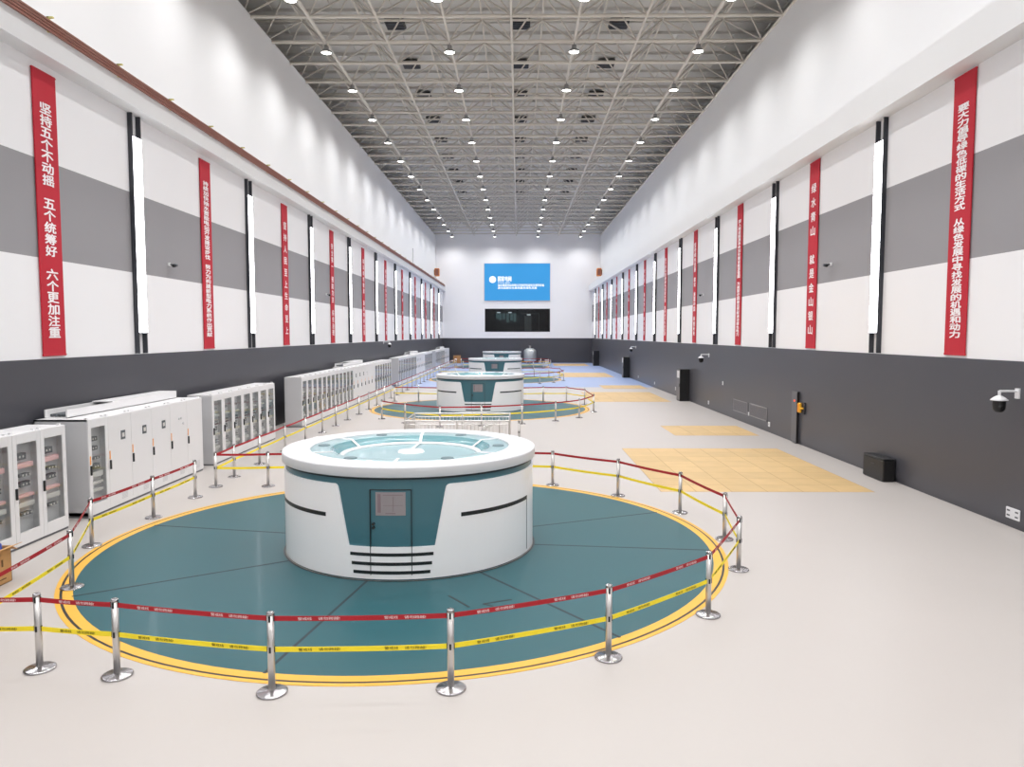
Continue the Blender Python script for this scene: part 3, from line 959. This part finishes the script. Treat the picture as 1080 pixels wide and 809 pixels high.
# ------------------------------------------------------------------ guard rail of the stair opening between the first two generators
e = empty('guard_rail', (-2.28, 28.2, 0), 'silver tubular guard rail round the stair opening behind the first generator', 'guard rail')
x0, x1, y0, y1, zt = -1.93, 1.93, -1.3, 1.3, 1.0
cor = [(x0, y0), (x1, y0), (x1, y1), (x0, y1)]
for i in range(4):
    a, b = cor[i], cor[(i + 1) % 4]
    m = MB(); m.tube((*a, zt), (*b, zt), 0.03, 10); m.build('top_rail', M_steel, e)
    m = MB(); m.tube((*a, zt - .14), (*b, zt - .14), 0.018, 8); m.tube((*a, 0.12), (*b, 0.12), 0.018, 8); m.build('mid_rail', M_steel, e)
    L = math.hypot(b[0] - a[0], b[1] - a[1]); n = int(L / 0.14)
    m = MB()
    for k in range(1, n):
        t = k / n; p = (a[0] + (b[0] - a[0]) * t, a[1] + (b[1] - a[1]) * t)
        m.tube((*p, 0.12), (*p, zt - .14), 0.009, 6)
    m.build('baluster_panel', M_steel, e)
    for t in (0.0, 0.5) if L > 3 else (0.0,):
        p = (a[0] + (b[0] - a[0]) * t, a[1] + (b[1] - a[1]) * t)
        m = MB(); m.tube((*p, 0), (*p, zt), 0.028, 10); m.lathe([(0, .012), (.07, .012), (.07, 0)], 14, c=(*p, 0)); m.build('post', M_steel, e)
for yy in (-0.9, -0.35):
    m = MB(); m.tube((1.55, yy, 0.95), (0.5, yy, 0.30), 0.024, 8); m.tube((1.55, yy, 0), (1.55, yy, .95), 0.024, 8); m.tube((0.5, yy, 0), (0.5, yy, .30), 0.024, 8)
    m.build('stair_handrail', M_steel, e)
stanchion((0.02, 27.3), 'single barrier post standing beside the silver guard rail')

# ------------------------------------------------------------------ things on the wall opposite the cabinets
XW = XR - 0.032
def wall_box(name, y0, y1, z0, z1, depth, m_, label, cat, parts=(), group=None):
    e = empty(name, (XW, (y0 + y1) / 2, z0), label, cat, group)
    h = (y1 - y0) / 2
    m = MB(); m.box(-depth, 0, -h, h, 0, z1 - z0, min(.01, depth * .2)); m.build('case', m_, e)
    for nm, mm, mt in parts: mm.build(nm, mt, e)
    return e
# tall electrical boxes with black sides
def power_box(y, label, d=0.6, w=0.9, h=2.0):
    e = empty('power_cabinet', (XW, y, 0), label, 'electrical cabinet', 'dark power cabinets against the wall')
    m = MB(); m.box(-d, 0, -w / 2, w / 2, 0, h, .01); m.build('case', M_blackbox, e)
    m = MB(); m.box(-d - .015, -d, -w / 2 + .02, w / 2 - .02, 0.05, h - .02); dd = m.build('door', M_dadobox, e)
    m = MB(); m.box(-d - .02, -d - .015, -w / 2 + .1, w / 2 - .1, h - .55, h - .1); m.build('sign', M_camw, dd, label='white sign')
    m = MB(); m.box(-d - .04, -d - .015, -w / 2 + .08, -w / 2 + .12, .9, 1.1); m.build('handle', M_blackbox, dd)
power_box(46.35, 'black-sided power cabinet with white sign against the wall, first along that wall')
power_box(71.2, 'black-sided power cabinet against the wall beside the third generator')
power_box(98.0, 'black-sided power cabinet against the dark wall close to the screen wall', d=0.75)
# low black equipment box on the floor
e = empty('equipment_box', (10.4, 21.25, 0), 'low black equipment box on the floor against the dark wall', 'box')
m = MB(); m.box(-0.06, 0.3, -0.6, 0.62, 0, 0.62, .03); m.build('case', M_blackbox, e)
m = MB(); m.box(-0.06, 0.3, -0.6, 0.62, 0.62, 0.66, .012); ld_ = m.build('lid', M_blackbox, e)
m = MB(); m.tube((-0.075, -.12, .45), (-0.075, .12, .45), 0.012, 6); m.tube((-0.06, -.12, .45), (-0.075, -.12, .45), .012, 6); m.tube((-0.06, .12, .45), (-0.075, .12, .45), .012, 6); m.build('handle', M_rail, e)
# hydrant cabinet with lamp, phone
hc = wall_box('hydrant_cabinet', 27.92, 28.46, 0.03, 2.0, 0.09, M_dadobox, 'tall shallow dark cabinet with red lamp on the wall beside the yellow telephone', 'cabinet')
m = MB(); m.box(-0.1, -0.09, -0.25, 0.25, 0.06, 1.9); dd = m.build('door', M_dadobox, hc)
m = MB(); m.box(-0.093, -0.02, -0.28, -0.27, 0.0, 1.97); m.build('dark_edge', M_blackbox, hc)
m = MB(); m.tube((-0.1, -0.05, 1.62), (-0.13, -0.05, 1.62), 0.04, 12); m.build('red_lamp', M_redlamp, hc)
e = empty('telephone', (XW, 27.55, 1.2), 'yellow wall telephone mounted on the dark wall', 'telephone')
m = MB(); m.box(-0.06, 0, -0.24, 0.2, 0.0, 0.44, .01); m.build('back_plate', M_rail, e)
m = MB(); m.box(-0.16, -0.06, -0.05, 0.17, 0.04, 0.42, .03); m.build('case', M_phone, e)
m = MB(); m.box(-0.2, -0.13, 0.0, 0.07, 0.06, 0.40, .02); m.build('handset', M_orange, e)
m = MB(); m.lathe([(0, .04), (.05, .03), (.07, 0), (.05, -.03), (0, -.04)], 12, c=(-0.1, -0.16, 0.22)); m.build('beacon', M_phone, e)
# air grilles
for y0, y1, z0, z1, lab in ((31.5, 33.85, 0.44, 1.02, 'rectangular air grille low on the dark wall, the one nearer the camera'), (34.2, 36.4, 0.42, 1.0, 'rectangular air grille low on the dark wall, the one beyond its twin')):
    e = empty('air_grille', (XW, (y0 + y1) / 2, z0), lab, 'air grille', 'air grilles low on the dark wall')
    h = (y1 - y0) / 2; H = z1 - z0; m = MB()
    m.box(-0.03, 0, -h, h, 0, .03); m.box(-0.03, 0, -h, h, H - .03, H); m.box(-0.03, 0, -h, -h + .03, 0, H); m.box(-0.03, 0, h - .03, h, 0, H)
    m.build('frame', mat('grille_frame', (150, 148, 150), 0.4), e)
    m = MB()
    for q in range(14): m.box(-0.022, -0.002, -h + .03, h - .03, .04 + q * (H - .08) / 14, .055 + q * (H - .08) / 14)
    m.box(-.003, 0, -h + .02, h - .02, .02, H - .02)
    m.build('louvre', mat('grille_slat', (116, 114, 118), 0.4), e)
# sockets and switches
def socket(y, z, w, h, lab, four=False):
    e = empty('wall_socket', (XW, y, z), lab, 'socket', 'white sockets on the dark wall')
    m = MB(); m.box(-0.025, 0, -w / 2, w / 2, -h / 2, h / 2, .005); m.build('plate', M_camw, e)
    m = MB()
    for a in ((-.3, .3) if four else (0,)):
        for b in ((-.22, .22) if four else (0,)):
            m.box(-0.03, -0.025, a * w - w * .11, a * w + w * .11, b * h - h * .07, b * h + h * .07)
    m.build('outlet', M_dev, e)
socket(15.72, 0.32, 0.44, 0.24, 'white four-outlet wall socket low on the dark wall under the first dome camera', True)
socket(31.2, 0.36, 0.2, 0.2, 'white wall socket beside the nearer air grille')
socket(34.0, 0.5, 0.14, 0.16, 'small white wall socket between the two air grilles')
socket(41.2, 0.36, 0.2, 0.2, 'white wall socket low on the dark wall beyond the air grilles')
socket(38.4, 1.64, 0.14, 0.2, 'white wall switch at hand height beyond the air grilles')
socket(49.9, 0.5, 0.16, 0.24, 'white wall socket just past the first power cabinet')
socket(57.6, 0.36, 0.2, 0.2, 'white wall socket halfway between the first two power cabinets')
socket(65.5, 0.4, 0.2, 0.2, 'white wall socket before the second power cabinet')
# cameras
def dome(x, y, z, s, lab, arm=0.45):
    e = empty('security_camera', (x, y, z), lab, 'security camera', 'dome cameras on the walls')
    d = -s
    m = MB(); m.box(min(0, d * .03), max(0, d * .03), -.07, .07, .1, .32); m.build('wall_plate', M_camw, e)
    m = MB(); m.tube((0, 0, .26), (d * arm, 0, .26), .025, 10); m.tube((d * arm, 0, .27), (d * arm, 0, .16), .03, 10); m.build('arm', M_camw, e)
    m = MB(); m.sm = True; m.lathe([(0, .17), (.05, .165), (.12, .12), (.17, .075), (.165, .06), (0, .06)], 20, c=(d * arm, 0, 0)); m.build('hood', M_camw, e)
    m = MB(); m.sm = True; m.lathe([(.13, .06), (.13, -.04), (.12, -.12), (.08, -.18), (0, -.2)], 20, c=(d * arm, 0, 0)); hd = m.build('dome', M_blackbox, e)
    m = MB(); m.sm = True; m.tube((d * arm - .02, -.02, -.05), (d * arm - .04, -.13, -.09), .05, 12); m.build('lens', M_blackbox, hd)
dome(XW, 15.75, 2.72, 1, 'white and black dome camera on an arm, first along the dark wall', .4)
dome(XW, 41.3, 2.8, 1, 'dome camera on an arm on the dark wall before the first power cabinet')
dome(XW, 67.0, 2.8, 1, 'dome camera on an arm on the dark wall before the second power cabinet')
dome(XL + 0.03, 60.2, 3.3, -1, 'white dome camera at the top of the dark wall behind the cabinets', .5)
def bullet(x, y, z, s, lab):
    e = empty('security_camera', (x, y, z), lab, 'security camera', 'small bullet cameras on the grey wall band')
    d = -s
    m = MB(); m.lathe([(0, .05), (.05, .05), (.05, -.05), (0, -.05)], 12, c=(d * .02, 0, 0)); m.build('mount', M_camw, e)
    m = MB(); m.tube((0, 0, 0), (d * .2, 0, -.02), .02, 8); m.build('arm', M_rail, e)
    m = MB(); m.sm = True; m.tube((d * .2, .12, -.02), (d * .24, -.16, -.06), .055, 12); b = m.build('body', M_rail, e)
    m = MB(); m.tube((d * .24, -.16, -.06), (d * .242, -.175, -.062), .045, 12); m.build('lens', M_blackbox, b)
bullet(XL, 23.4, 6.42, -1, 'small bullet camera on the grey band behind the cabinets, near the first light column')
bullet(XL, 42.5, 6.5, -1, 'small bullet camera on the grey band behind the cabinets, between far light columns')
bullet(XR, 25.45, 6.6, 1, 'small bullet camera on the grey band opposite the cabinets')
bullet(XR, 42.9, 6.5, 1, 'small bullet camera beside a banner on the grey band opposite the cabinets')

# ------------------------------------------------------------------ far wall
e = empty('led_screen', (-0.2, Y1, 9.11), 'large blue LED screen with white lettering high on the end wall', 'screen')
m = MB(); m.box(-4.86, 4.82, -0.14, 0, -0.06, 5.43, .02); m.build('frame', M_cabside, e)
m = MB(); m.box(-4.79, 4.77, -0.15, -0.138, 0, 5.37); dp = m.build('display', M_screen, e)
m = MB(); m.tube((-3.6, -0.151, 3.05), (-3.6, -0.156, 3.05), 0.5, 40); m.build('logo_disc', M_screenw, dp)
t = MB()
up = (0, 0, 1); rt = (1, 0, 0)
put_text(t, '国家电网', (-1.85, -0.156, 3.15), rt, up, 1.95, 0.74, 0.03)
put_text(t, 'STATE GRID', (-1.95, -0.156, 2.58), rt, up, 1.75, 0.2, 0.01)
put_text(t, '抽水蓄能电站有限公司热烈欢迎各位领导莅临', (0.55, -0.156, 2.22), rt, up, 6.75, 0.36, 0.03)
put_text(t, '清洁低碳安全高效服务绿色发展', (0.0, -0.156, 1.83), rt, up, 5.7, 0.34, 0.03)
t.build('lettering', M_screenw, dp)
for x, s, lab in ((UL, -1, 'orange box mounted on the upper wall corner above the cabinets'), (UR, 1, 'orange box mounted on the upper wall corner opposite the cabinets')):
    e = empty('wall_speaker', (x, 105.6, 12.5), lab, 'speaker', 'orange boxes in the far upper corners')
    d = -s
    m = MB(); p, q = sorted((d * .1, d * .75)); m.box(p, q, -0.4, 0.4, 0, 1.1, .05); m.build('case', M_wallbox, e)
    m = MB(); p, q = sorted((0, d * .1)); m.box(p, q, -0.15, 0.15, 0.2, 0.9); m.build('bracket', M_rail, e)
    m = MB(); p, q = sorted((d * .18, d * .67)); m.box(p, q, -0.42, -0.4, 0.1, 1.0); m.build('grille', M_conduct, e)
e = empty('storage_tank', (1.63, 104.8, 0), 'silver upright tank on legs standing before the dark end wall', 'tank')
m = MB(); m.sm = True; m.lathe([(0, .25), (.6, .25), (.86, .4), (.88, .6), (.88, 1.75), (.8, 1.95), (.5, 2.15), (.15, 2.22), (0, 2.22)], 32); m.build('vessel', M_silver, e)
m = MB(); m.lathe([(0, 2.55), (.16, 2.55), (.16, 2.45), (.1, 2.42), (.1, 2.2), (0, 2.2)], 16); m.build('valve', M_steel, e)
for a in (45, 135, 225, 315):
    m = MB(); m.tube((.65 * math.cos(R(a)), .65 * math.sin(R(a)), 0), (.65 * math.cos(R(a)), .65 * math.sin(R(a)), .45), .05, 8); m.build('leg', M_steel, e)
for k, (z, w, lab) in enumerate(((0, .6, 'brown wooden crate on the floor by the end wall, lower of two'), (0.56, .5, 'brown wooden crate stacked on another by the end wall'))):
    e = empty('wooden_crate', (-8.95, 106.4, z), lab, 'crate', 'wooden crates by the end wall')
    m = MB(); m.box(-w, w, -.5, .5, 0, .555, .01); m.build('case', M_wood, e)
    m = MB()
    for zz in (.03, .43): m.box(-w - .01, w + .01, -.53, -.5, zz, zz + .1)
    for xx in (-w, -.05, w - .1): m.box(xx, xx + .1, -.53, -.5, .03, .53)
    m.build('batten', M_card, e)
e = empty('floor_box', (4.15, 107.3, 0), 'small white box on the floor at the dark end wall', 'box')
m = MB(); m.box(-.3, .3, -.2, .2, 0, .42, .02); m.build('case', M_camw, e)
m = MB(); m.box(-.32, .32, -.22, .22, .42, .47, .01); m.build('lid', M_camw, e)
e = empty('floor_box', (2.6 + .55, 107.3, 0), 'small grey box on the floor at the dark end wall', 'box')
m = MB(); m.box(-.2, .2, -.2, .2, 0, .3, .02); m.build('case', M_cabin, e)
m = MB(); m.box(-.22, .22, -.22, .22, .3, .34, .01); m.build('lid', M_cabin, e)
# thin mast on the crane beam above the far cabinets
e = empty('mast', (-10.9, 76.0, 11.12), 'thin grey mast standing on the crane beam above the far banners', 'mast')
m = MB(); m.tube((0, 0, 0), (0, 0, 1.9), .05, 8); m.build('pole', M_cabside, e)
m = MB(); m.lathe([(0, .04), (.15, .04), (.15, 0)], 12); m.build('foot_plate', M_cabside, e)
